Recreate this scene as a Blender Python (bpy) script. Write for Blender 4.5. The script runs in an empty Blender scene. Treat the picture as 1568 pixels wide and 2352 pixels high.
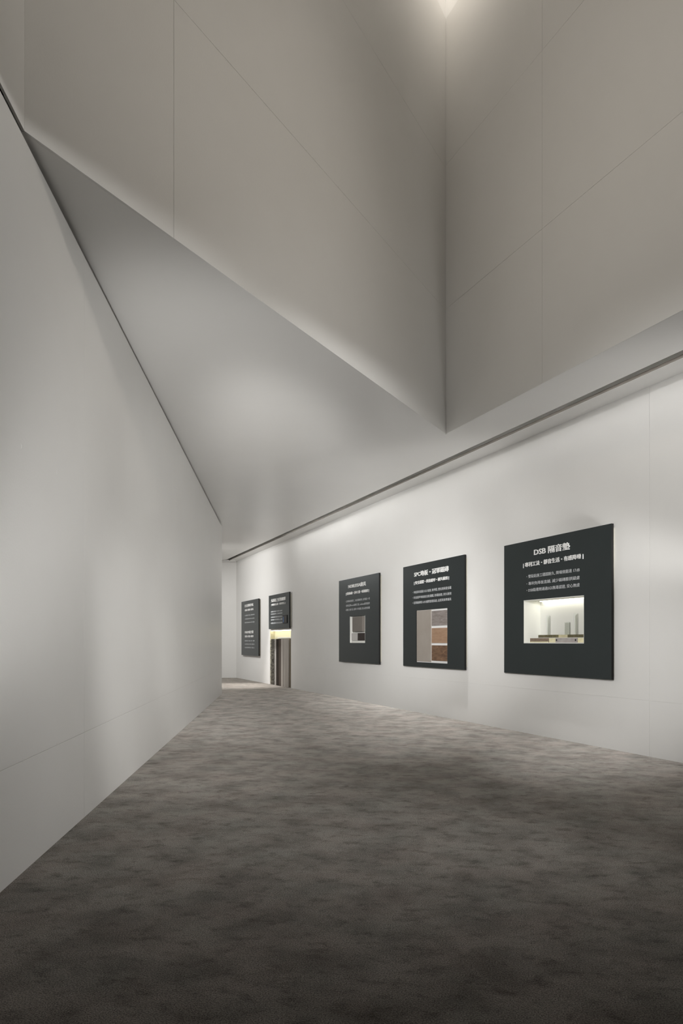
import bpy, bmesh, math, random
from mathutils import Vector, Matrix

C = bpy.context.scene.collection
S = bpy.context.scene
random.seed(7)

# ------------------------------------------------------------------ camera
cam_d = bpy.data.cameras.new('camera')
cam = bpy.data.objects.new('camera', cam_d)
C.objects.link(cam)
cam.location = (0, 0, 1.0)
cam.rotation_euler = (math.pi / 2, 0, 0)
cam_d.sensor_fit = 'VERTICAL'
cam_d.sensor_height = 36.0
cam_d.lens = 36.0 * 1568.0 / 2352.0            # 24 mm shift lens
cam_d.shift_y = (1474.0 - 1176.0) / 2352.0     # raised front standard: verticals stay vertical
cam_d.clip_start = 0.05
S.camera = cam

# ------------------------------------------------------------------ world, exposure
w = bpy.data.worlds.new('world')
S.world = w
w.use_nodes = True
w.node_tree.nodes['Background'].inputs[0].default_value = (0.0, 0.0, 0.0, 1)
S.view_settings.view_transform = 'Standard'
S.view_settings.look = 'None'
S.view_settings.exposure = 0.0
S.view_settings.gamma = 1.0
S.view_settings.use_curve_mapping = False

WARM = (1.0, 0.92, 0.82)
NEUT = (1.0, 0.99, 0.975)

def aim(o, target):
    d = Vector(target) - o.location
    o.rotation_euler = d.to_track_quat('-Z', 'Y').to_euler()

def spot(name, loc, target, power, angle, blend=1.0, size=0.05, col=NEUT):
    d = bpy.data.lights.new(name, 'SPOT')
    d.energy = power; d.color = col
    d.spot_size = math.radians(angle); d.spot_blend = blend
    d.shadow_soft_size = size
    o = bpy.data.objects.new(name, d); C.objects.link(o)
    o.location = loc; aim(o, target)
    return o

def area(name, loc, target, power, sx, sy, col=NEUT):
    d = bpy.data.lights.new(name, 'AREA')
    d.energy = power; d.color = col
    d.shape = 'RECTANGLE'; d.size = sx; d.size_y = sy
    o = bpy.data.objects.new(name, d); C.objects.link(o)
    o.location = loc; aim(o, target)
    return o

# plan of the gallery: right wall runs from far corner F along U towards the camera
F = Vector((-2.919, 18.960)); U = Vector((0.39494, -0.91871)); NR = Vector((-0.91871, -0.39494))
def rw(s, t):                                   # point s along the right wall, t out from it
    return F + U * s + NR * t
HC = 3.22

# ------------------------------------------------------------------ lights
def rot_area(name, p, power, L, W, col):
    o = area(name, p, (p[0], p[1], 0), power, L, W, col)
    o.rotation_euler = (0, 0, math.atan2(U.y, U.x))
    return o

# slot beside the right wall: lines of light and downlights inside it
for a, b, e in ((0.3, 5.0, 3.2), (5.0, 8.0, 5.8), (8.0, 11.0, 3.2), (11.0, 14.0, 3.9), (14.0, 20.0, 8.8)):
    q = rw((a + b) / 2, 0.351)
    rot_area('slot_line', (q.x, q.y, 3.243), e, b - a, 0.02, NEUT)
for s, e in ((15.2, 190), (13.2, 270), (11.4, 490), (3.4, 2900)):
    p = rw(s, 0.349); q = rw(s, 0.85)
    spot('slot_spot', (p.x, p.y, 3.262), (q.x, q.y, 0), e, 46, 1.0, 0.04, NEUT)
# added spots out of view beside the camera, filling the right wall
for s, z, e, ang in ((14.5, 1.7, 520, 36), (11.0, 1.55, 1290, 25), (9.0, 1.55, 2220, 24)):
    q = rw(s, 0)
    spot('wall_fill', (-0.85, 0.2, 2.6), (q.x, q.y, z), e, ang, 1.0, 0.08, NEUT)
for s, e in ((13.5, 520), (10.5, 580)):
    q = rw(s, 0)
    spot('wall_fill', (-0.9, 0.6, 1.7), (q.x, q.y, .7), e, 26, 1.0, 0.08, NEUT)
# added spots out of view to the right, filling the left wall and carpet
for y, e in ((4.5, 90), (8.0, 370), (11.0, 20)):
    spot('left_fill', (3.4, 1.6, 3.19), (-1.15 - .0895 * y, y, 1.6), e, 40, 1.0, 0.025, NEUT)
spot('left_fill', (3.4, 0.6, 3.12), (-1.36, 2.7, 2.5), 160, 50, 1.0, 0.1, NEUT)
spot('left_floor_fill', (1.0, 1.9, 3.15), (-1.55, 6.2, 0.0), 475, 36, 1.0, 0.1, NEUT)
spot('left_floor_fill', (1.0, 1.9, 3.15), (-1.9, 9.6, 0.0), 520, 28, 1.0, 0.05, NEUT)
spot('left_low_fill', (3.4, 2.4, 1.2), (-1.4, 3.2, .5), 60, 54, 1.0, 0.1, NEUT)
spot('left_low_fill', (3.4, 2.4, .8), (-1.45, 4.2, .8), 75, 50, 1.0, 0.1, NEUT)
# unseen lamps added near the camera to brighten the flat ceiling
spot('ceiling_fill', (-.9, 1.0, .3), (-1.0, 6.6, 3.2), 430, 42, 1.0, 0.2, NEUT)
spot('ceiling_fill', (3.0, 4.6, 1.4), (.4, 10.2, 3.2), 260, 34, 1.0, 0.15, NEUT)
spot('ceiling_fill', (-.9, 1.0, 1.6), (-.6, 10.0, 3.2), 1700, 22, 1.0, 0.15, NEUT)
spot('ceiling_fill', (3.3, 3.4, .3), (2.5, 6.2, 3.22), 100, 44, 1.0, 0.25, NEUT)
# light well: lamps high up, out of sight
spot('well_corner_spot', (1.0, 6.2, 8.6), (1.0, 7.0, 7.6), 49, 130, 1.0, 0.1, WARM)
spot('well_spot', (2.2, 2.8, 4.6), (-0.6, 4.3, 4.4), 73, 90, 1.0, 0.2, WARM)
spot('well_spot', (-.9, 2.6, 5.2), (2.3, 4.6, 5.2), 112, 90, 1.0, 0.2, WARM)
# far bay behind the end of the left wall
spot('far_spot', (-4.2, 15.2, 3.0), (-2.3, 16.9, 2.0), 150, 110, 1.0, 0.05, NEUT)
area('bay_light', (-4.5, 15.8, 3.1), (-4.5, 15.8, 0), 63, 2.0, 2.0, NEUT)

# ------------------------------------------------------------------ materials
def mat(name, col, rough=0.5, spec=0.5, metal=0.0, emit=None, estr=0.0, trans=0.0, ior=1.45):
    m = bpy.data.materials.new(name); m.use_nodes = True
    b = m.node_tree.nodes['Principled BSDF']
    b.inputs['Base Color'].default_value = (*col, 1)
    b.inputs['Roughness'].default_value = rough
    b.inputs['Specular IOR Level'].default_value = spec
    b.inputs['Metallic'].default_value = metal
    b.inputs['Transmission Weight'].default_value = trans
    b.inputs['IOR'].default_value = ior
    if emit:
        b.inputs['Emission Color'].default_value = (*emit, 1)
        b.inputs['Emission Strength'].default_value = estr
    return m

def noise_mat(name, c1, c2, scale, rough=0.5, stretch=(1, 1, 1), bump=0.0, detail=4, lo=0.35, hi=0.65, spec=0.5, bscale=None, distort=0.0):
    m = mat(name, c1, rough, spec)
    n = m.node_tree.nodes; l = m.node_tree.links; b = n['Principled BSDF']
    tc = n.new('ShaderNodeTexCoord'); mp = n.new('ShaderNodeMapping')
    mp.inputs['Scale'].default_value = stretch
    l.new(tc.outputs['Object'], mp.inputs['Vector'])
    t = n.new('ShaderNodeTexNoise'); t.inputs['Scale'].default_value = scale; t.inputs['Detail'].default_value = detail
    t.inputs['Distortion'].default_value = distort
    l.new(mp.outputs['Vector'], t.inputs['Vector'])
    r = n.new('ShaderNodeValToRGB')
    r.color_ramp.elements[0].position = lo; r.color_ramp.elements[0].color = (*c1, 1)
    r.color_ramp.elements[1].position = hi; r.color_ramp.elements[1].color = (*c2, 1)
    l.new(t.outputs['Fac'], r.inputs['Fac']); l.new(r.outputs['Color'], b.inputs['Base Color'])
    if bump:
        t2 = n.new('ShaderNodeTexNoise'); t2.inputs['Scale'].default_value = bscale or scale; t2.inputs['Detail'].default_value = 3
        l.new(mp.outputs['Vector'], t2.inputs['Vector'])
        bp = n.new('ShaderNodeBump'); bp.inputs['Strength'].default_value = bump; bp.inputs['Distance'].default_value = 0.01
        l.new(t2.outputs['Fac'], bp.inputs['Height']); l.new(bp.outputs['Normal'], b.inputs['Normal'])
    return m

M_WALL = noise_mat('white_wall_paint', (.845, .836, .812), (.86, .852, .83), 2.2, rough=0.42, bump=0.05, bscale=90, lo=.3, hi=.7, spec=.35)
M_CEIL = noise_mat('satin_ceiling_paint', (.85, .841, .817), (.865, .856, .834), 1.7, rough=0.30, bump=0.06, bscale=14, lo=.3, hi=.7, spec=.5)
M_TOP = noise_mat('brightened_well_top', (.92, .915, .90), (.93, .925, .91), 3, rough=.6)  # whiter tone stands in for the glow at the well's top
M_BLACK = noise_mat('black_board_lacquer', (.0060, .0088, .0098), (.0070, .0098, .0108), 6, rough=0.34, bump=0.0, spec=.5)
M_BLACK.node_tree.nodes['Principled BSDF'].inputs['Specular Tint'].default_value = (.84, .97, 1.0, 1)
M_BLACK.node_tree.nodes['Principled BSDF'].inputs['IOR'].default_value = 1.78
M_EDGE = mat('black_board_edge', (.006, .006, .006), .6, .3)
M_LETTER = mat('raised_letter_white', (.86, .855, .84), .5)
M_PRINT = mat('printed_grey_text', (.62, .64, .655), .6)
M_FRAME = mat('pale_batten', (.42, .40, .33), .6)
M_NICHE = mat('white_niche_paint', (.78, .78, .74), .55)
M_LED = mat('led_strip', (1, 1, 1), .5, emit=(1.0, .97, .80), estr=5.5)
M_ACRYL = mat('clear_acrylic', (.97, 1.0, .98), .03, .5, trans=1.0, ior=1.49)
M_VOID = mat('slot_lining', (.50, .47, .43), .9, .1)  # greyed down so the slot interior reads as shade
M_DARK = mat('dimmed_slot_lip', (.22, .20, .18), .8, .1)  # dark tone that holds the slot lip in shade

def carpet():
    m = mat('grey_carpet', (.1, .1, .1), .95, .1)
    n = m.node_tree.nodes; l = m.node_tree.links; b = n['Principled BSDF']
    tc = n.new('ShaderNodeTexCoord')
    def noise(scale, detail, rough, stretch=(1, 1, 1), dist=0.0):
        mp = n.new('ShaderNodeMapping'); mp.inputs['Scale'].default_value = stretch
        mp.inputs['Rotation'].default_value = (0, 0, .25)
        l.new(tc.outputs['Object'], mp.inputs['Vector'])
        t = n.new('ShaderNodeTexNoise'); t.inputs['Scale'].default_value = scale
        t.inputs['Detail'].default_value = detail; t.inputs['Roughness'].default_value = rough
        t.inputs['Distortion'].default_value = dist
        l.new(mp.outputs['Vector'], t.inputs['Vector'])
        return t.outputs['Fac']
    def ramp(f, p0, c0, p1, c1):
        r = n.new('ShaderNodeValToRGB')
        r.color_ramp.elements[0].position = p0; r.color_ramp.elements[0].color = (*c0, 1)
        r.color_ramp.elements[1].position = p1; r.color_ramp.elements[1].color = (*c1, 1)
        l.new(f, r.inputs['Fac']); return r.outputs['Color']
    def mul(a, c):
        mx = n.new('ShaderNodeMix'); mx.data_type = 'RGBA'; mx.blend_type = 'MULTIPLY'; mx.inputs[0].default_value = 1.0
        l.new(a, mx.inputs[6]); l.new(c, mx.inputs[7]); return mx.outputs[2]
    spots = ramp(noise(12.0, 6, .7, (.8, 1.2, 1), .2), .30, (.54, .535, .53), .49, (1, 1, 1))     # dark trodden flecks
    cloud = ramp(noise(4.0, 6, .62), .34, (.66, .65, .64), .60, (1.10, 1.075, 1.065))            # broad clouding
    hue = ramp(noise(3.1, 4, .6), .35, (.98, 1.005, .985), .65, (1.025, .995, .97))                 # brown and grey yarns
    fine = noise(230, 3, .7)
    grain = ramp(fine, .38, (.40, .40, .40), .62, (1.42, 1.40, 1.37))                           # pile
    tone = mul(mul(spots, cloud), hue)
    base = n.new('ShaderNodeRGB'); base.outputs[0].default_value = (.118, .1055, .096, 1)
    l.new(mul(mul(base.outputs[0], tone), grain), b.inputs['Base Color'])
    sh = n.new('ShaderNodeRGB'); sh.outputs[0].default_value = (.93, .905, .88, 1)
    l.new(mul(sh.outputs[0], mul(tone, grain)), b.inputs['Sheen Tint'])
    bp = n.new('ShaderNodeBump'); bp.inputs['Strength'].default_value = .35; bp.inputs['Distance'].default_value = .004
    l.new(fine, bp.inputs['Height']); l.new(bp.outputs['Normal'], b.inputs['Normal'])
    b.inputs['Sheen Weight'].default_value = 1.0
    b.inputs['Sheen Roughness'].default_value = .4
    return m
M_CARPET = carpet()

# ------------------------------------------------------------------ mesh helpers
class MB:
    def __init__(self): self.v = []; self.f = []
    def box(self, x0, x1, y0, y1, z0, z1):
        b = len(self.v)
        self.v += [(x, y, z) for z in (z0, z1) for y in (y0, y1) for x in (x0, x1)]
        for q in ((0, 2, 3, 1), (4, 5, 7, 6), (0, 1, 5, 4), (2, 6, 7, 3), (0, 4, 6, 2), (1, 3, 7, 5)):
            self.f.append([b + i for i in q])
        return self
    def mesh(self, name):
        m = bpy.data.meshes.new(name); m.from_pydata(self.v, [], self.f); m.update()
        return m

def obj(name, mesh, m, parent=None, bevel=0.0, smooth=False):
    o = bpy.data.objects.new(name, mesh); C.objects.link(o)
    if m: 
        mesh.materials.clear(); mesh.materials.append(m)
    if parent: o.parent = parent
    if bevel:
        bv = o.modifiers.new('bevel', 'BEVEL'); bv.width = bevel; bv.segments = 2; bv.limit_method = 'ANGLE'
    if smooth:
        for p in mesh.polygons: p.use_smooth = True
    return o

def box(name, x0, x1, y0, y1, z0, z1, m, parent=None, bevel=0.0):
    return obj(name, MB().box(x0, x1, y0, y1, z0, z1).mesh(name), m, parent, bevel)

def sheet(x0, x1, z0, z1, y0, y1, holes=()):
    """upright sheet from y0 (room side) to y1 with rectangular holes (hx0,hx1,hz0,hz1)"""
    xs = sorted({x0, x1, *[h for q in holes for h in q[:2] if x0 < h < x1]})
    zs = sorted({z0, z1, *[h for q in holes for h in q[2:] if z0 < h < z1]})
    solid = {}
    for i in range(len(xs) - 1):
        for k in range(len(zs) - 1):
            cx = (xs[i] + xs[i + 1]) / 2; cz = (zs[k] + zs[k + 1]) / 2
            solid[i, k] = not any(h[0] < cx < h[1] and h[2] < cz < h[3] for h in holes)
    v = {}; vl = []; fl = []
    def V(i, k, b):
        key = (i, k, b)
        if key not in v:
            v[key] = len(vl); vl.append((xs[i], y1 if b else y0, zs[k]))
        return v[key]
    for (i, k), ok in solid.items():
        if not ok: continue
        fl.append([V(i, k, 0), V(i + 1, k, 0), V(i + 1, k + 1, 0), V(i, k + 1, 0)])
        fl.append([V(i, k, 1), V(i, k + 1, 1), V(i + 1, k + 1, 1), V(i + 1, k, 1)])
        if not solid.get((i - 1, k)): fl.append([V(i, k, 0), V(i, k + 1, 0), V(i, k + 1, 1), V(i, k, 1)])
        if not solid.get((i + 1, k)): fl.append([V(i + 1, k, 0), V(i + 1, k, 1), V(i + 1, k + 1, 1), V(i + 1, k + 1, 0)])
        if not solid.get((i, k - 1)): fl.append([V(i, k, 0), V(i, k, 1), V(i + 1, k, 1), V(i + 1, k, 0)])
        if not solid.get((i, k + 1)): fl.append([V(i, k + 1, 0), V(i + 1, k + 1, 0), V(i + 1, k + 1, 1), V(i, k + 1, 1)])
    m = bpy.data.meshes.new('sheet'); m.from_pydata(vl, [], fl); m.update()
    return m

def poly_slab(name, pts, z0, z1, m):
    bm = bmesh.new()
    vs = [bm.verts.new((p[0], p[1], z0)) for p in pts]
    f = bm.faces.new(vs)
    r = bmesh.ops.extrude_face_region(bm, geom=[f])
    for e in r['geom']:
        if isinstance(e, bmesh.types.BMVert): e.co.z = z1
    bmesh.ops.triangulate(bm, faces=[q for q in bm.faces if len(q.verts) > 4])
    bmesh.ops.recalc_face_normals(bm, faces=bm.faces)
    me = bpy.data.meshes.new(name); bm.to_mesh(me); bm.free()
    return obj(name, me, m)

def struct(o):
    o['kind'] = 'structure'; return o

def frame(o, origin, xdir):
    """stand an object in a wall's own frame: +X along the wall, +Y into the wall"""
    o.location = (origin[0], origin[1], origin[2] if len(origin) > 2 else 0)
    o.rotation_euler = (0, 0, math.atan2(xdir[1], xdir[0]))
    return o

def thing(name, label, cat, group=None):
    o = bpy.data.objects.new(name, None); C.objects.link(o)
    o.empty_display_size = .1
    o['label'] = label; o['category'] = cat
    if group: o['group'] = group
    return o

def tag(o, label, cat, group=None):
    o['label'] = label; o['category'] = cat
    if group: o['group'] = group
    return o

# ------------------------------------------------------------------ room shell
LV = Vector((-0.0891, 0.99602))                 # left wall runs away from the camera
LC = Vector((-2.280, 13.012))                   # its far corner
P1 = Vector((-1.377, 2.967)); P2 = Vector((1.114, 7.287))
BV = (P2 - P1).normalized()
NB = Vector((BV.y, -BV.x))                      # into the well
NL = Vector((LV.y, -LV.x))                      # into the room

struct(obj('floor', MB().box(-9, 9, -6, 20.5, -.12, 0).mesh('floor'), M_CARPET))

# right wall: core behind, panels in front; recesses for the displays
L_R = 26.5
R_HOLES = [(12.53, 13.44, .985, 1.445), (3.115, 4.635, -1, 1.262)]
wall_right = struct(obj('wall_right', sheet(-.2, L_R, 0, 3.5, .012, .032, R_HOLES), M_WALL))
frame(wall_right, F, U)
sx = 14.172; g = .0011; sz = .487
cuts = [(-.2, sx - g), (sx + g, L_R)]
for a, b in cuts:
    for z0, z1 in ((0, sz - .0002), (sz + .0002, 3.5)):
        obj('wall_panel', sheet(a, b, z0, z1, 0, .0118, R_HOLES), M_WALL, wall_right, bevel=.0006)

# left wall
ob = LC - LV * 18.2
LL = 18.2
wall_left = struct(obj('wall_left', MB().box(0, LL, .012, .12, 0, 3.195).box(0, LL, .12, .25, 0, 3.3).mesh('wall_left'), M_WALL))
frame(wall_left, ob, LV)
lx = LL - (LC - Vector((-1.4629, 3.8844))).length
for a, b in ((0, lx - .0010), (lx + .0010, LL)):
    for z0, z1 in ((0, .4836), (.4844, 3.195)):
        obj('wall_panel', sheet(a, b, z0, z1, 0, .0118), M_WALL, wall_left, bevel=.0008)

# far wall, back wall, hidden side of the far bay
struct(obj('wall_far', MB().box(-9, -2.85, 18.96, 19.15, 0, 3.5).mesh('wall_far'), M_WALL))
struct(obj('wall_back', MB().box(-2.2, 9, -5.2, -5.0, 0, 9.2).mesh('wall_back'), M_WALL))
struct(obj('wall_side', MB().box(-7.2, -7.0, 12.0, 18.96, 0, 3.5).mesh('wall_side'), M_WALL))
struct(obj('wall_return', MB().box(-7.0, -2.53, 12.7, 12.9, 0, 3.22).mesh('wall_return'), M_WALL))

# flat ceiling with the opening of the light well
def off(p, d, n, k): return p + n * k, d
def isect(p, d, q, e):
    den = d.x * e.y - d.y * e.x
    t = ((q.x - p.x) * e.y - (q.y - p.y) * e.x) / den
    return p + d * t
T = .012
a0 = P1 - NL * T; b0 = P1 - NB * T; c0 = P2 - NR * T
K1 = isect(a0, LV, b0, BV); K2 = isect(b0, BV, c0, U)
slot_t = .369
cb = c0 + U * 13.2
YW = 2.30                                       # near end of the well, above the camera
sb = rw(26.3, slot_t); sf = rw(.22, slot_t)
lw_out = LC - NL * .24
pts = [K1, K2, cb, sb, sf, Vector((-7.1, rw(.22, slot_t).y + .0)), Vector((-7.1, 12.6)), Vector((lw_out.x, 12.6)), P1 - NL * .24]
# run the slab behind the top of the left wall
ceiling = struct(poly_slab('ceiling', pts, HC, HC + .15, M_CEIL))

kc = isect(c0, U, Vector((0, YW - T)), Vector((1, 0))); ka = isect(P1 - NL * .24, LV, Vector((0, YW - T)), Vector((1, 0)))
struct(poly_slab('ceiling_front', [ka, kc, cb, Vector((-.2, cb.y))], HC, HC + .15, M_CEIL))

# perimeter soffit of the right wall, shadow slot and its lid
soff = struct(obj('trim_1', MB().box(.0, 26.4, -.247, -.0005, HC, HC + .026).mesh('trim_1'), M_WALL)); frame(soff, F, U)
dim_lip = struct(obj('trim_4', MB().box(.0, 26.4, -.2485, -.2472, HC + .0008, HC + .028).mesh('trim_4'), M_DARK)); frame(dim_lip, F, U)  # added dark strip, keeps the lit slot lip looking shaded
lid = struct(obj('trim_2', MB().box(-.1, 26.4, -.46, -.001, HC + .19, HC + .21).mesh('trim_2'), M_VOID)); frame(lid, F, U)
far_soff = struct(obj('trim_3', MB().box(-7.0, F.x + .02, 18.70, 18.9595, HC - .012, HC + .03).mesh('trim_3'), M_WALL))

# light well: three panelled faces and walls above them, coloured lighter for the glow
ZW = 7.65
def well_face(name, origin, xdir, length, vx, hz, top=ZW):
    """panelled upright face: vx = vertical joints, hz = level joints"""
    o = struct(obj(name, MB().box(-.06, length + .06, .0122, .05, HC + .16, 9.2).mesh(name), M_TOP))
    frame(o, origin, xdir)
    xs = [0, *vx, length]; zs = [HC, *hz, top]
    for i in range(len(xs) - 1):
        for k in range(len(zs) - 1):
            gx0 = .0010 if i else 0; gx1 = .0010 if i < len(xs) - 2 else 0
            gz0 = .0008 if k else 0; gz1 = .0008 if k < len(zs) - 2 else 0
            obj('wall_panel', sheet(xs[i] + gx0, xs[i + 1] - gx1, zs[k] + gz0, zs[k + 1] - gz1, 0, .0119), M_WALL, o, bevel=.0008)
    return o
LB = (P2 - P1).length
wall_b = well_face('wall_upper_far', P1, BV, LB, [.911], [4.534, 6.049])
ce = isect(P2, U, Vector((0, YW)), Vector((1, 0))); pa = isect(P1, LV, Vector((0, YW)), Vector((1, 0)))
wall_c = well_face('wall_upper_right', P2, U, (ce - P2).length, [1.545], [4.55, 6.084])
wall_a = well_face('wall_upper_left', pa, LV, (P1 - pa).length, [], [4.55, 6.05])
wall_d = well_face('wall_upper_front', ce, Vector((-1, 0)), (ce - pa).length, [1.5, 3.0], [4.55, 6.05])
well_top = struct(poly_slab('ceiling_well', [P1 - NL * .3 - BV * .2, P2 + Vector((0.1, .4)), ce + Vector((.4, -.2)), pa + Vector((-.4, -.2))], 9.2, 9.35, M_CEIL))

# plaster crescents over the fixing screws
def crescent_mesh(flip=1, r=.013):
    v = []; f = []
    n = 8
    for i in range(n + 1):
        a = math.radians(-65 + 130 * i / n)
        wd = .0032 * math.sin(math.pi * i / n) + .0006
        for rr, y in ((r - wd, 0.0), (r, -.0011 * math.sin(math.pi * i / n) - .0002), (r + wd * .6, 0.0)):
            v.append((flip * (rr * math.cos(a) - r), y, rr * math.sin(a)))
    for i in range(n):
        for j in range(2):
            f.append([3 * i + j, 3 * i + j + 1, 3 * i + j + 4, 3 * i + j + 3])
    m = bpy.data.meshes.new('screw_mark'); m.from_pydata(v, [], f); m.update()
    return m
cm = crescent_mesh(); cm2 = crescent_mesh(-1)
def marks(parent, xs, z, mesh=cm):
    for x in xs:
        o = obj('screw_mark', mesh, M_WALL, parent)
        o.location = (x, -.0002, z + random.uniform(-.004, .004))
marks(wall_left, [lx - .93, lx - .475, lx + .002, lx + .47, lx + .94, lx + 1.41], .489)
marks(wall_left, [lx - .945, lx - .478, lx + .46, lx + .93], 1.845)
marks(wall_b, [3.149, 3.599, 4.046, 4.501], 6.049)
marks(wall_b, [1.355, 1.806, 2.258, 2.709, 3.157, 3.611], 4.534)
marks(wall_c, [.139, .609, 1.074, 1.55, 2.02], 6.084, cm2)
marks(wall_c, [.619, 1.085, 1.558, 2.025, 2.493, 2.958], 4.55, cm2)
marks(wall_right, [sx, sx + .46, sx - .47], .489, cm2)
marks(wall_right, [2.98], .52, cm2)

# ------------------------------------------------------------------ lettering
def glyph_mesh(body, extrude, bold):
    c = bpy.data.curves.new('text', 'FONT')
    c.body = body; c.extrude = extrude; c.bevel_depth = bold; c.bevel_resolution = 0; c.resolution_u = 2
    o = bpy.data.objects.new('text', c); C.objects.link(o)
    dg = bpy.context.evaluated_depsgraph_get(); dg.update()
    m = bpy.data.meshes.new_from_object(o.evaluated_get(dg))
    bpy.data.objects.remove(o); bpy.data.curves.remove(c)
    return m

def span(m):
    xs = [v.co.x for v in m.vertices]; ys = [v.co.y for v in m.vertices]
    return min(xs), max(xs), min(ys), max(ys)

def place(m, x0, sx_, z0, sz_, ox, oz, yf, depth):
    for v in m.vertices:
        x, y, z = v.co
        v.co = (ox + (x - x0) * sx_, yf - (depth if z > 0 else 0.0), oz + (y - z0) * sz_)
    m.flip_normals() if False else None
    m.update()

def line(body, s0, s1, z0, z1, yf, depth, m, parent, name, bold=.0, each=False, base=None):
    """one line of lettering filling s0..s1 x z0..z1 on the plane y = yf"""
    full = glyph_mesh(body, .01, bold)
    a, b, c, d = span(full)
    ref = glyph_mesh(base or body, .01, bold); _, _, c, d = span(ref); bpy.data.meshes.remove(ref)
    kx = (s1 - s0) / (b - a); kz = (z1 - z0) / (d - c)
    if not each:
        place(full, a, kx, c, kz, s0, z0, yf, depth)
        o = obj(name, full, m, parent)
        o['kind'] = 'stuff'                      # characters too small to pick apart one by one
        return o
    for i, ch in enumerate(body):
        if ch == ' ': continue
        pre = glyph_mesh(body[:i + 1], .01, bold); right = span(pre)[1]; bpy.data.meshes.remove(pre)
        g_ = glyph_mesh(ch, .01, bold); sp = span(g_)
        dx = right - sp[1]
        for v in g_.vertices: v.co.x += dx
        place(g_, a, kx, c, kz, s0, z0, yf, depth)
        obj(name, g_, m, parent)
    bpy.data.meshes.remove(full)

# ------------------------------------------------------------------ display boards
YF = -.053                                       # face of the black panels, out from the wall
def board(s0, s1, z0, z1, label, openings=()):
    t = thing('display_board', label, 'display board', 'black display boards along the right wall')
    frame(t, (*rw(s0, 0), 0), U)
    W = s1 - s0
    hl = [(a - s0, b - s0, c, d) for a, b, c, d in openings]
    po = obj('panel', sheet(0, W, z0, z1, YF, YF + .026, hl), M_BLACK, t)
    po.data.materials.append(M_EDGE)
    for f in po.data.polygons:
        if abs(f.normal.y) < .5: f.material_index = 1  # sides get a darker finish in place of their dim reflection
    # battens that stand the panel off the wall
    fz0, fz1 = z0 + .03, z1 - .035
    box('batten', .045, .085, YF + .0262, -.0005, fz0, fz1, M_FRAME, t)
    box('batten', W - .07, W - .022, YF + .0262, -.0005, fz0, fz1, M_FRAME, t)
    box('batten', .086, W - .071, YF + .0262, -.0005, fz1 - .04, fz1, M_FRAME, t)
    box('batten', .086, W - .071, YF + .0262, -.0005, fz0, fz0 + .04, M_FRAME, t)
    return t, s0

def copy_lines(t, s0, rows):
    for kind, body, a, b, z0, z1 in rows:
        if kind == 'title':
            line(body, a - s0, b - s0, z0, z1, YF - .0002, .007, M_LETTER, t, 'raised_letter', .016, each=True)
        elif kind == 'sub':
            line(body, a - s0, b - s0, z0, z1, YF - .0002, .0055, M_LETTER, t, 'raised_subtitle', .012)
        else:
            line(body, a - s0, b - s0, z0, z1, YF - .0002, .0006, M_PRINT, t, 'printed_line', .0)

# 1: sound mat board with lit niche
t, s0 = board(12.184, 13.790, .650, 2.087, 'nearest black display board, with a wide lit white niche', [(12.5305, 13.4395, .9825, 1.4495)])
copy_lines(t, s0, [
    ('title', 'DSB 隔音墊', 12.708, 13.247, 1.915, 1.990),
    ('sub', '| 專利工法・靜音生活・有感降噪 |', 12.527, 13.432, 1.800, 1.857),
    ('body', '・雙黏貼施工穩固耐久, 降噪效能達 17dB', 12.579, 13.382, 1.683, 1.721),
    ('body', '・專利免降板直鋪, 減少磁磚膨拱疑慮', 12.579, 13.382, 1.606, 1.644),
    ('body', '・DSB黏著劑通過SGS無毒認證, 安心無虞', 12.579, 13.382, 1.535, 1.573)])
nb = MB()
n0, n1 = 12.535 - s0, 13.435 - s0
nb.box(n0 - .004, n1 + .004, .168, .176, .980, 1.450)         # back
nb.box(n0 - .004, n0, YF + .0004, .168, .980, 1.450)          # sides
nb.box(n1, n1 + .004, YF + .0004, .168, .980, 1.450)
nb.box(n0, n1, YF + .0004, .168, .983, .991)                  # floor
nb.box(n0, n1, YF + .0004, .168, 1.442, 1.449)                # top
obj('niche_box', nb.mesh('niche_box'), M_NICHE, t)
box('led_strip', n0 + .05, n1 - .01, .120, .160, 1.434, 1.4418, M_LED, t)

# 2: floor and tile board
t, s0 = board(9.788, 11.382, .651, 2.084, 'black display board showing one tall beige tile beside three square wood samples', [(10.172, 10.985, .715, 1.438)])
copy_lines(t, s0, [
    ('title', 'SPC地板・冠軍磁磚', 10.121, 11.020, 1.910, 1.984),
    ('sub', '| 安全認證・科技鎧甲・耐久耐用 |', 10.117, 11.028, 1.798, 1.852),
    ('body', '・地板原材通過 SGS 檢測, 無甲醛, 塑化劑與重金屬', 10.070, 11.078, 1.677, 1.716),
    ('body', '・科技鎧甲地板結合防潮膜, 防霉耐磨, 持久耐用', 10.070, 11.078, 1.602, 1.640),
    ('body', '・冠軍磁磚導入ISO國際管理系統, 品質與美學兼具', 10.070, 11.078, 1.529, 1.567)])
box('backing_board', 10.1725 - s0, 10.9845 - s0, -.0425, -.0005, .7155, 1.4375, mat('white_backing', (.76, .76, .75), .5), t)

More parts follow.
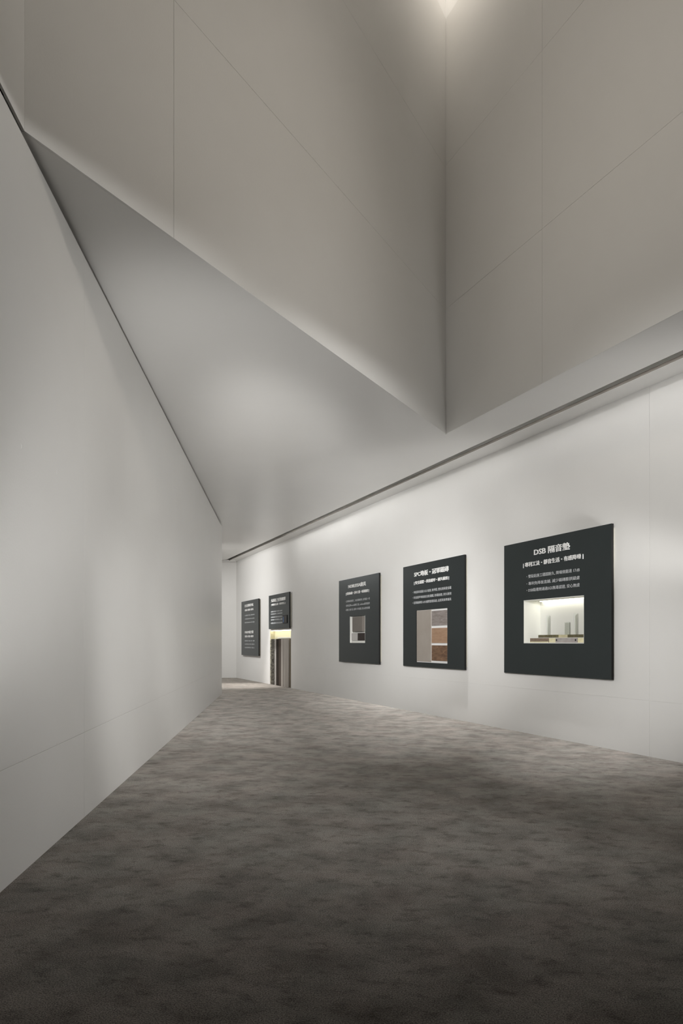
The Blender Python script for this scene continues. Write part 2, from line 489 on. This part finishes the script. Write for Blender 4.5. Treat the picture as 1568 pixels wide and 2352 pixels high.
# 3: kitchen board with cabinet samples
t, s0 = board(7.398, 8.998, .649, 2.079, 'black display board with a small recess holding a grey cabinet door sample', [(7.8785, 8.4895, .9795, 1.4335)])
copy_lines(t, s0, [
    ('title', 'NOBLESSA廚具', 7.820, 8.524, 1.912, 1.986),
    ('sub', '| 德國血統・百年工藝・時尚廚房 |', 7.721, 8.636, 1.798, 1.854),
    ('body', '・全球暢銷德國第二, 來自德國原裝, 品質穩定一致', 7.685, 8.667, 1.679, 1.716),
    ('body', '・選用品牌bosch廚衛工藝, noblessa廚具設計', 7.685, 8.667, 1.604, 1.642),
    ('body', '・精緻工藝打造, 提供十年保固, 安心使用保證', 7.685, 8.667, 1.531, 1.568)])
rb = MB()
r0, r1 = 7.886 - s0, 8.482 - s0
rb.box(r0 - .007, r1 + .007, -.0045, -.0005, .980, 1.433)
rb.box(r0 - .007, r0, YF + .0004, -.0045, .980, 1.433)
rb.box(r1, r1 + .007, YF + .0004, -.0045, .980, 1.433)
rb.box(r0, r1, YF + .0004, -.0045, .980, .987)
obj('recess_lining', rb.mesh('recess_lining'), M_NICHE, t)
box('sample_ledge', r0, r1, -.030, -.0046, .9875, 1.010, M_NICHE, t)

# 4: half-height board above the alcove of standing slabs
t, s0 = board(3.200, 4.686, 1.294, 2.073, 'short black display board above the alcove of standing slabs')
copy_lines(t, s0, [
    ('title', '大師級之匠築團隊', 3.390, 4.443, 1.906, 1.985),
    ('sub', '| 永續誠信品質・以安全至上 |', 3.413, 4.432, 1.819, 1.874),
    ('body', '・嚴選建材結構安全耐震工法施作', 3.339, 4.206, 1.678, 1.709),
    ('body', '・精工細作嚴格把關, 三道防線品質保證', 3.339, 4.206, 1.621, 1.653),
    ('body', '・全棟採用智慧門鎖管理系統居家安心', 3.339, 4.206, 1.548, 1.580),
    ('body', '・指紋密碼卡片多重開鎖smart連線', 3.339, 4.206, 1.489, 1.520),
    ('body', '・專業服務團隊完善售後保固到府', 3.339, 4.206, 1.410, 1.443)])
ab = MB()
q0, q1 = 3.115 - s0, 4.635 - s0
ab.box(q0 - .004, q1 + .004, .118, .126, .0, 1.275)
ab.box(q0 - .004, q0, .0125, .118, .0, 1.262)
ab.box(q1, q1 + .004, .0125, .118, .0, 1.262)
ab.box(q0, q1, .0125, .118, 1.262, 1.270)
obj('alcove_lining', ab.mesh('alcove_lining'), mat('alcove_paint', (.72, .69, .52), .6), t)
box('led_strip', q0 + .03, q1 - .01, .020, .055, 1.250, 1.2615, mat('led_strip_warm', (1, 1, 1), .5, emit=(1.0, .93, .74), estr=9.0), t)

# 5: tall board with two blocks of text
t, s0 = board(.742, 2.359, .648, 2.063, 'farthest black display board, carrying two blocks of text and no opening')
copy_lines(t, s0, [
    ('title', '日立變頻冷氣', 1.102, 1.908, 1.900, 1.976),
    ('sub', '靜音舒適・節能省電・健康空氣', 1.102, 1.908, 1.796, 1.849),
    ('body', '・日本壓縮機一級能效, 省電靜音舒適', 1.050, 1.995, 1.668, 1.703),
    ('body', '・全機防鏽處理結構, 耐用長效', 1.050, 1.995, 1.579, 1.609),
    ('body', '・遠端智慧控制溫度, 健康淨化濾網', 1.050, 1.995, 1.483, 1.515),
    ('title', 'PHILIPS電子鎖', 1.102, 1.908, 1.210, 1.285),
    ('sub', '智慧生活・安全防護・科技美學', 1.102, 1.908, 1.113, 1.165),
    ('body', '・指紋密碼卡片鑰匙, 四合一開鎖', 1.050, 1.995, 1.007, 1.040),
    ('body', '・防盜警報電子保護, 夜間靜音', 1.050, 1.995, .922, .953),
    ('body', '・低電量提醒與應急, 供電安心', 1.050, 1.995, .833, .866)])

# ------------------------------------------------------------------ things shown in and on the boards
def on_wall(o, s, z=0): return frame(o, (*rw(s, 0), z), U)

# tiles and planks in the floor board
M_BEIGE = noise_mat('beige_stone_tile', (.30, .265, .23), (.345, .31, .275), 3.5, rough=.38, detail=5)
M_ASH = noise_mat('grey_ash_plank', (.19, .165, .15), (.29, .255, .24), 7, rough=.5, stretch=(1, 1, 5), distort=1.2, bump=.15)
M_OAK = noise_mat('honey_oak_plank', (.30, .185, .115), (.36, .235, .155), 7, rough=.5, stretch=(1, 1, 5), distort=.6, bump=.1)
M_WALNUT = noise_mat('walnut_plank', (.10, .055, .032), (.21, .125, .075), 6, rough=.5, stretch=(1, 1, 3.5), distort=1.6, bump=.15)
def slab(name, s0, s1, z0, z1, y0, y1, m, label, cat, group=None, bevel=.0015):
    o = box(name, 0, s1 - s0, y0, y1, 0, z1 - z0, m, None, bevel)
    on_wall(o, s0, z0)
    return tag(o, label, cat, group)
slab('floor_tile', 10.184, 10.571, .7265, 1.4335, -.0525, -.0428, M_BEIGE, 'tall beige stone tile in the left half of the board opening', 'tile')
G = 'wood samples in the tile board'
slab('wood_sample', 10.588, 10.972, 1.215, 1.414, -.0515, -.0428, M_ASH, 'grey ash wood sample, topmost of three beside the tall beige tile', 'wood sample', G)
slab('wood_sample', 10.588, 10.974, .983, 1.183, -.0515, -.0428, M_OAK, 'honey oak wood sample between the grey one and the dark brown one', 'wood sample', G)
slab('wood_sample', 10.588, 10.976, .746, .952, -.0515, -.0428, M_WALNUT, 'dark walnut wood sample, lowest of three beside the tall beige tile', 'wood sample', G)

# cabinet samples in the kitchen board
slab('cabinet_door_sample', 7.985, 8.376, 1.170, 1.418, -.056, -.0048, mat('taupe_door', (.215, .195, .175), .7, .25), 'grey taupe cabinet door sample mounted proud in the white recess', 'cabinet sample', bevel=.003)
slab('colour_sample', 7.888, 8.128, 1.022, 1.145, -.026, -.0048, mat('pale_laminate', (.56, .54, .52), .45), 'pale grey laminate sample at lower left under the taupe door', 'colour sample', 'laminate samples')
slab('colour_sample', 8.136, 8.480, 1.022, 1.145, -.026, -.0048, noise_mat('wenge_laminate', (.018, .010, .008), (.03, .018, .014), 9, stretch=(1, 1, 6)), 'dark brown laminate sample at lower right under the taupe door', 'colour sample', 'laminate samples')

# samples in the lit niche
M_BROWN = noise_mat('brown_slab_edge', (.16, .12, .085), (.24, .18, .13), 20, stretch=(1, 1, 6))
M_MAUVE = noise_mat('grey_mortar_block', (.30, .27, .26), (.38, .35, .335), 16)
M_FOAM = noise_mat('cream_foam_mat', (.62, .57, .36), (.70, .65, .45), 30)
M_OLIVE = noise_mat('olive_mat_block', (.10, .09, .045), (.19, .17, .10), 26, stretch=(4, 1, 1))
zf = .9912
def nblock(name, a, b, y0, y1, z0, z1, m, label, cat, grp=None, extra=None):
    t = thing(name, label, cat, grp) if extra else None
    o = box('body' if extra else name, 0, b - a, y0, y1, 0, z1 - z0, m, t, .002)
    if extra:
        on_wall(t, a, z0); extra(t, b - a, y0, z1 - z0); return t
    on_wall(o, a, z0); return tag(o, label, cat, grp)
def layers(t, W_, y0, h):                                    # the mat laminated under a slab
    box('mat_layer', 0.001, W_ - .001, y0 - .0006, y0 + .03, .0, h * .22, M_FOAM, t)
def holes(t, W_, y0, h):
    for x in (.018, W_ - .022):
        m = bpy.data.meshes.new('bolt'); bm = bmesh.new()
        bmesh.ops.create_cone(bm, cap_ends=True, segments=12, radius1=.009, radius2=.009, depth=.004)
        bmesh.ops.rotate(bm, verts=bm.verts, matrix=Matrix.Rotation(math.pi / 2, 3, 'X'))
        bm.to_mesh(m); bm.free()
        o = obj('bolt', m, M_EDGE, t); o.location = (x, y0 - .001, h * .55)
nblock('floor_section_sample', 12.570, 12.868, .000, .060, zf, zf + .047, M_BROWN, 'brown floor section sample at the front left of the lit niche', 'sample block', None, layers)
nblock('foam_mat_sample', 12.872, 12.970, .002, .060, zf, zf + .046, M_FOAM, 'small cream foam block between the brown and the grey front samples', 'sample block', 'cream foam blocks in the niche')
nblock('floor_section_sample', 12.974, 13.290, .000, .060, zf, zf + .047, M_MAUVE, 'grey mortar sample with dark bolts at the front of the niche', 'sample block', None, holes)
nblock('foam_mat_sample', 13.294, 13.430, .002, .060, zf, zf + .046, M_FOAM, 'cream foam block at the right end of the front row in the niche', 'sample block', 'cream foam blocks in the niche')
o = box('sample_plinth', 0, .82, .068, .150, 0, .052, M_NICHE, None, .001); on_wall(o, 12.612, zf); tag(o, 'low white plinth behind the front samples in the lit niche', 'plinth')
zp = zf + .0522
nblock('floor_section_sample', 12.620, 12.930, .070, .135, zp, zp + .030, M_OLIVE, 'dark olive ribbed block at the left of the back row in the niche', 'sample block')
nblock('foam_mat_sample', 12.935, 13.070, .072, .135, zp, zp + .029, M_FOAM, 'pale cream foam block between the two olive blocks of the back row', 'sample block')
nblock('floor_section_sample', 13.074, 13.428, .070, .135, zp, zp + .030, M_OLIVE, 'dark olive ribbed block at the right of the back row in the niche', 'sample block')
za = zp + .0302
for a, h, lab in ((12.735, .205, 'clear acrylic plate standing upright at the left in the lit niche'),
                  (13.150, .215, 'clear acrylic plate standing upright at the right in the lit niche'),
                  ):
    o = box('acrylic_plate', 0, .006, .080, .130, 0, h, M_ACRYL, None, .0008); on_wall(o, a, za)
    tag(o, lab, 'acrylic plate', 'acrylic plates in the niche')
    box('glow_edge', 0, .006, .0785, .0799, 0, h, M_LETTER, o)  # added white strip in place of light piped to the plate edge
o = box('acrylic_plate', 0, .075, .128, .133, 0, .13, M_ACRYL, None, .0008); on_wall(o, 12.965, zp + .0295)
tag(o, 'short wide acrylic plate at the back in the middle of the niche', 'acrylic plate', 'acrylic plates in the niche')

# standing slabs in the alcove under the short board
M_STONE = noise_mat('split_stone', (.030, .026, .020), (.14, .13, .105), 26, stretch=(1, 1, 1.4), detail=6, bump=.5)
M_GREYS = noise_mat('grey_slab', (.33, .31, .29), (.40, .38, .36), 5)
M_DARKS = noise_mat('wenge_slab', (.014, .010, .007), (.024, .018, .012), 5, stretch=(4, 1, .4), rough=.75, spec=.2)
M_BROWNS = noise_mat('brown_slab', (.060, .045, .035), (.08, .062, .05), 5, stretch=(4, 1, .4), rough=.75, spec=.2)
M_LIGHTS = noise_mat('pale_wood_slab', (.34, .31, .28), (.42, .39, .355), 4, stretch=(7, 1, .3))
M_TAN = noise_mat('tan_wood_slab', (.12, .095, .055), (.15, .12, .075), 4, stretch=(7, 1, .3))
GS = 'slabs standing in the alcove'
AZ = 1.062
st = thing('stone_slab', 'dark split-stone slab with stacked courses, leftmost in the alcove', 'slab', GS)
on_wall(st, 3.150, .001)
box('backing', 0, .262, .034, .046, 0, AZ, M_STONE, st)
z = .0
while z < AZ - .012:
    h = random.uniform(.026, .044); h = min(h, AZ - z)
    if AZ - z - h < .02: h = AZ - z
    x = 0.0
    while x < .262 - .01:
        wd = random.choice((.09, .13, .17, .262)); wd = min(wd, .262 - x)
        if .262 - x - wd < .05: wd = .262 - x
        yy = random.uniform(.004, .020)
        box('stone', x + .001, x + wd - .001, yy, .034, z + .001, z + h - .0015, M_STONE, st)
        x += wd
    z += h
def standing(a, b, y0, m, label, top=AZ, sub=None):
    o = box('slab', 0, b - a, y0, y0 + .026, 0, top, m, None, .0015)
    o.name = 'material_slab'
    on_wall(o, a, .001); return tag(o, label, 'slab', GS)
standing(3.424, 3.560, .016, M_GREYS, 'narrow grey slab right of the dark split-stone slab in the alcove')
standing(3.566, 3.752, .010, M_DARKS, 'near-black wood slab in the alcove beside the narrow grey one')
standing(3.757, 3.918, .010, M_BROWNS, 'dark brown wood slab in the alcove, between near-black and pale slabs')
standing(3.923, 4.080, .008, M_LIGHTS, 'pale slab beside the dark brown slab, left of the three pale ones')
standing(4.085, 4.285, .012, M_LIGHTS, 'pale wood slab in the middle of the three pale slabs')
standing(4.290, 4.450, .010, M_LIGHTS, 'pale wood slab next to the gap, right of the three pale ones')
standing(4.468, 4.618, .026, M_TAN, 'tan brown slab set back at the right end of the alcove')
o = box('slab_rail', 0, 1.20, .066 + .024, .112, 0, .03, M_NICHE, None, .002)
on_wall(o, 3.42, AZ + .012 + .0); tag(o, 'cream rail behind the tops of the standing slabs', 'rail')

# electronic lock on the short board
lk = thing('door_lock', 'black electronic door lock with a blue strip on the short board', 'lock')
on_wall(lk, 4.262, 1.400)
box('body', 0, .296, YF - .013, YF - .0003, 0, .186, mat('lock_black_glass', (.003, .003, .004), .3, .25), lk, .006)
box('blue_strip', .034, .082, YF - .0148, YF - .0125, .024, .146, mat('blue_glass_strip', (.03, .07, .16), .25, emit=(.12, .26, .55), estr=.12), lk, .001)
box('keypad', .125, .27, YF - .0142, YF - .0126, .03, .16, mat('lock_keypad', (.012, .007, .006), .3), lk, .001)
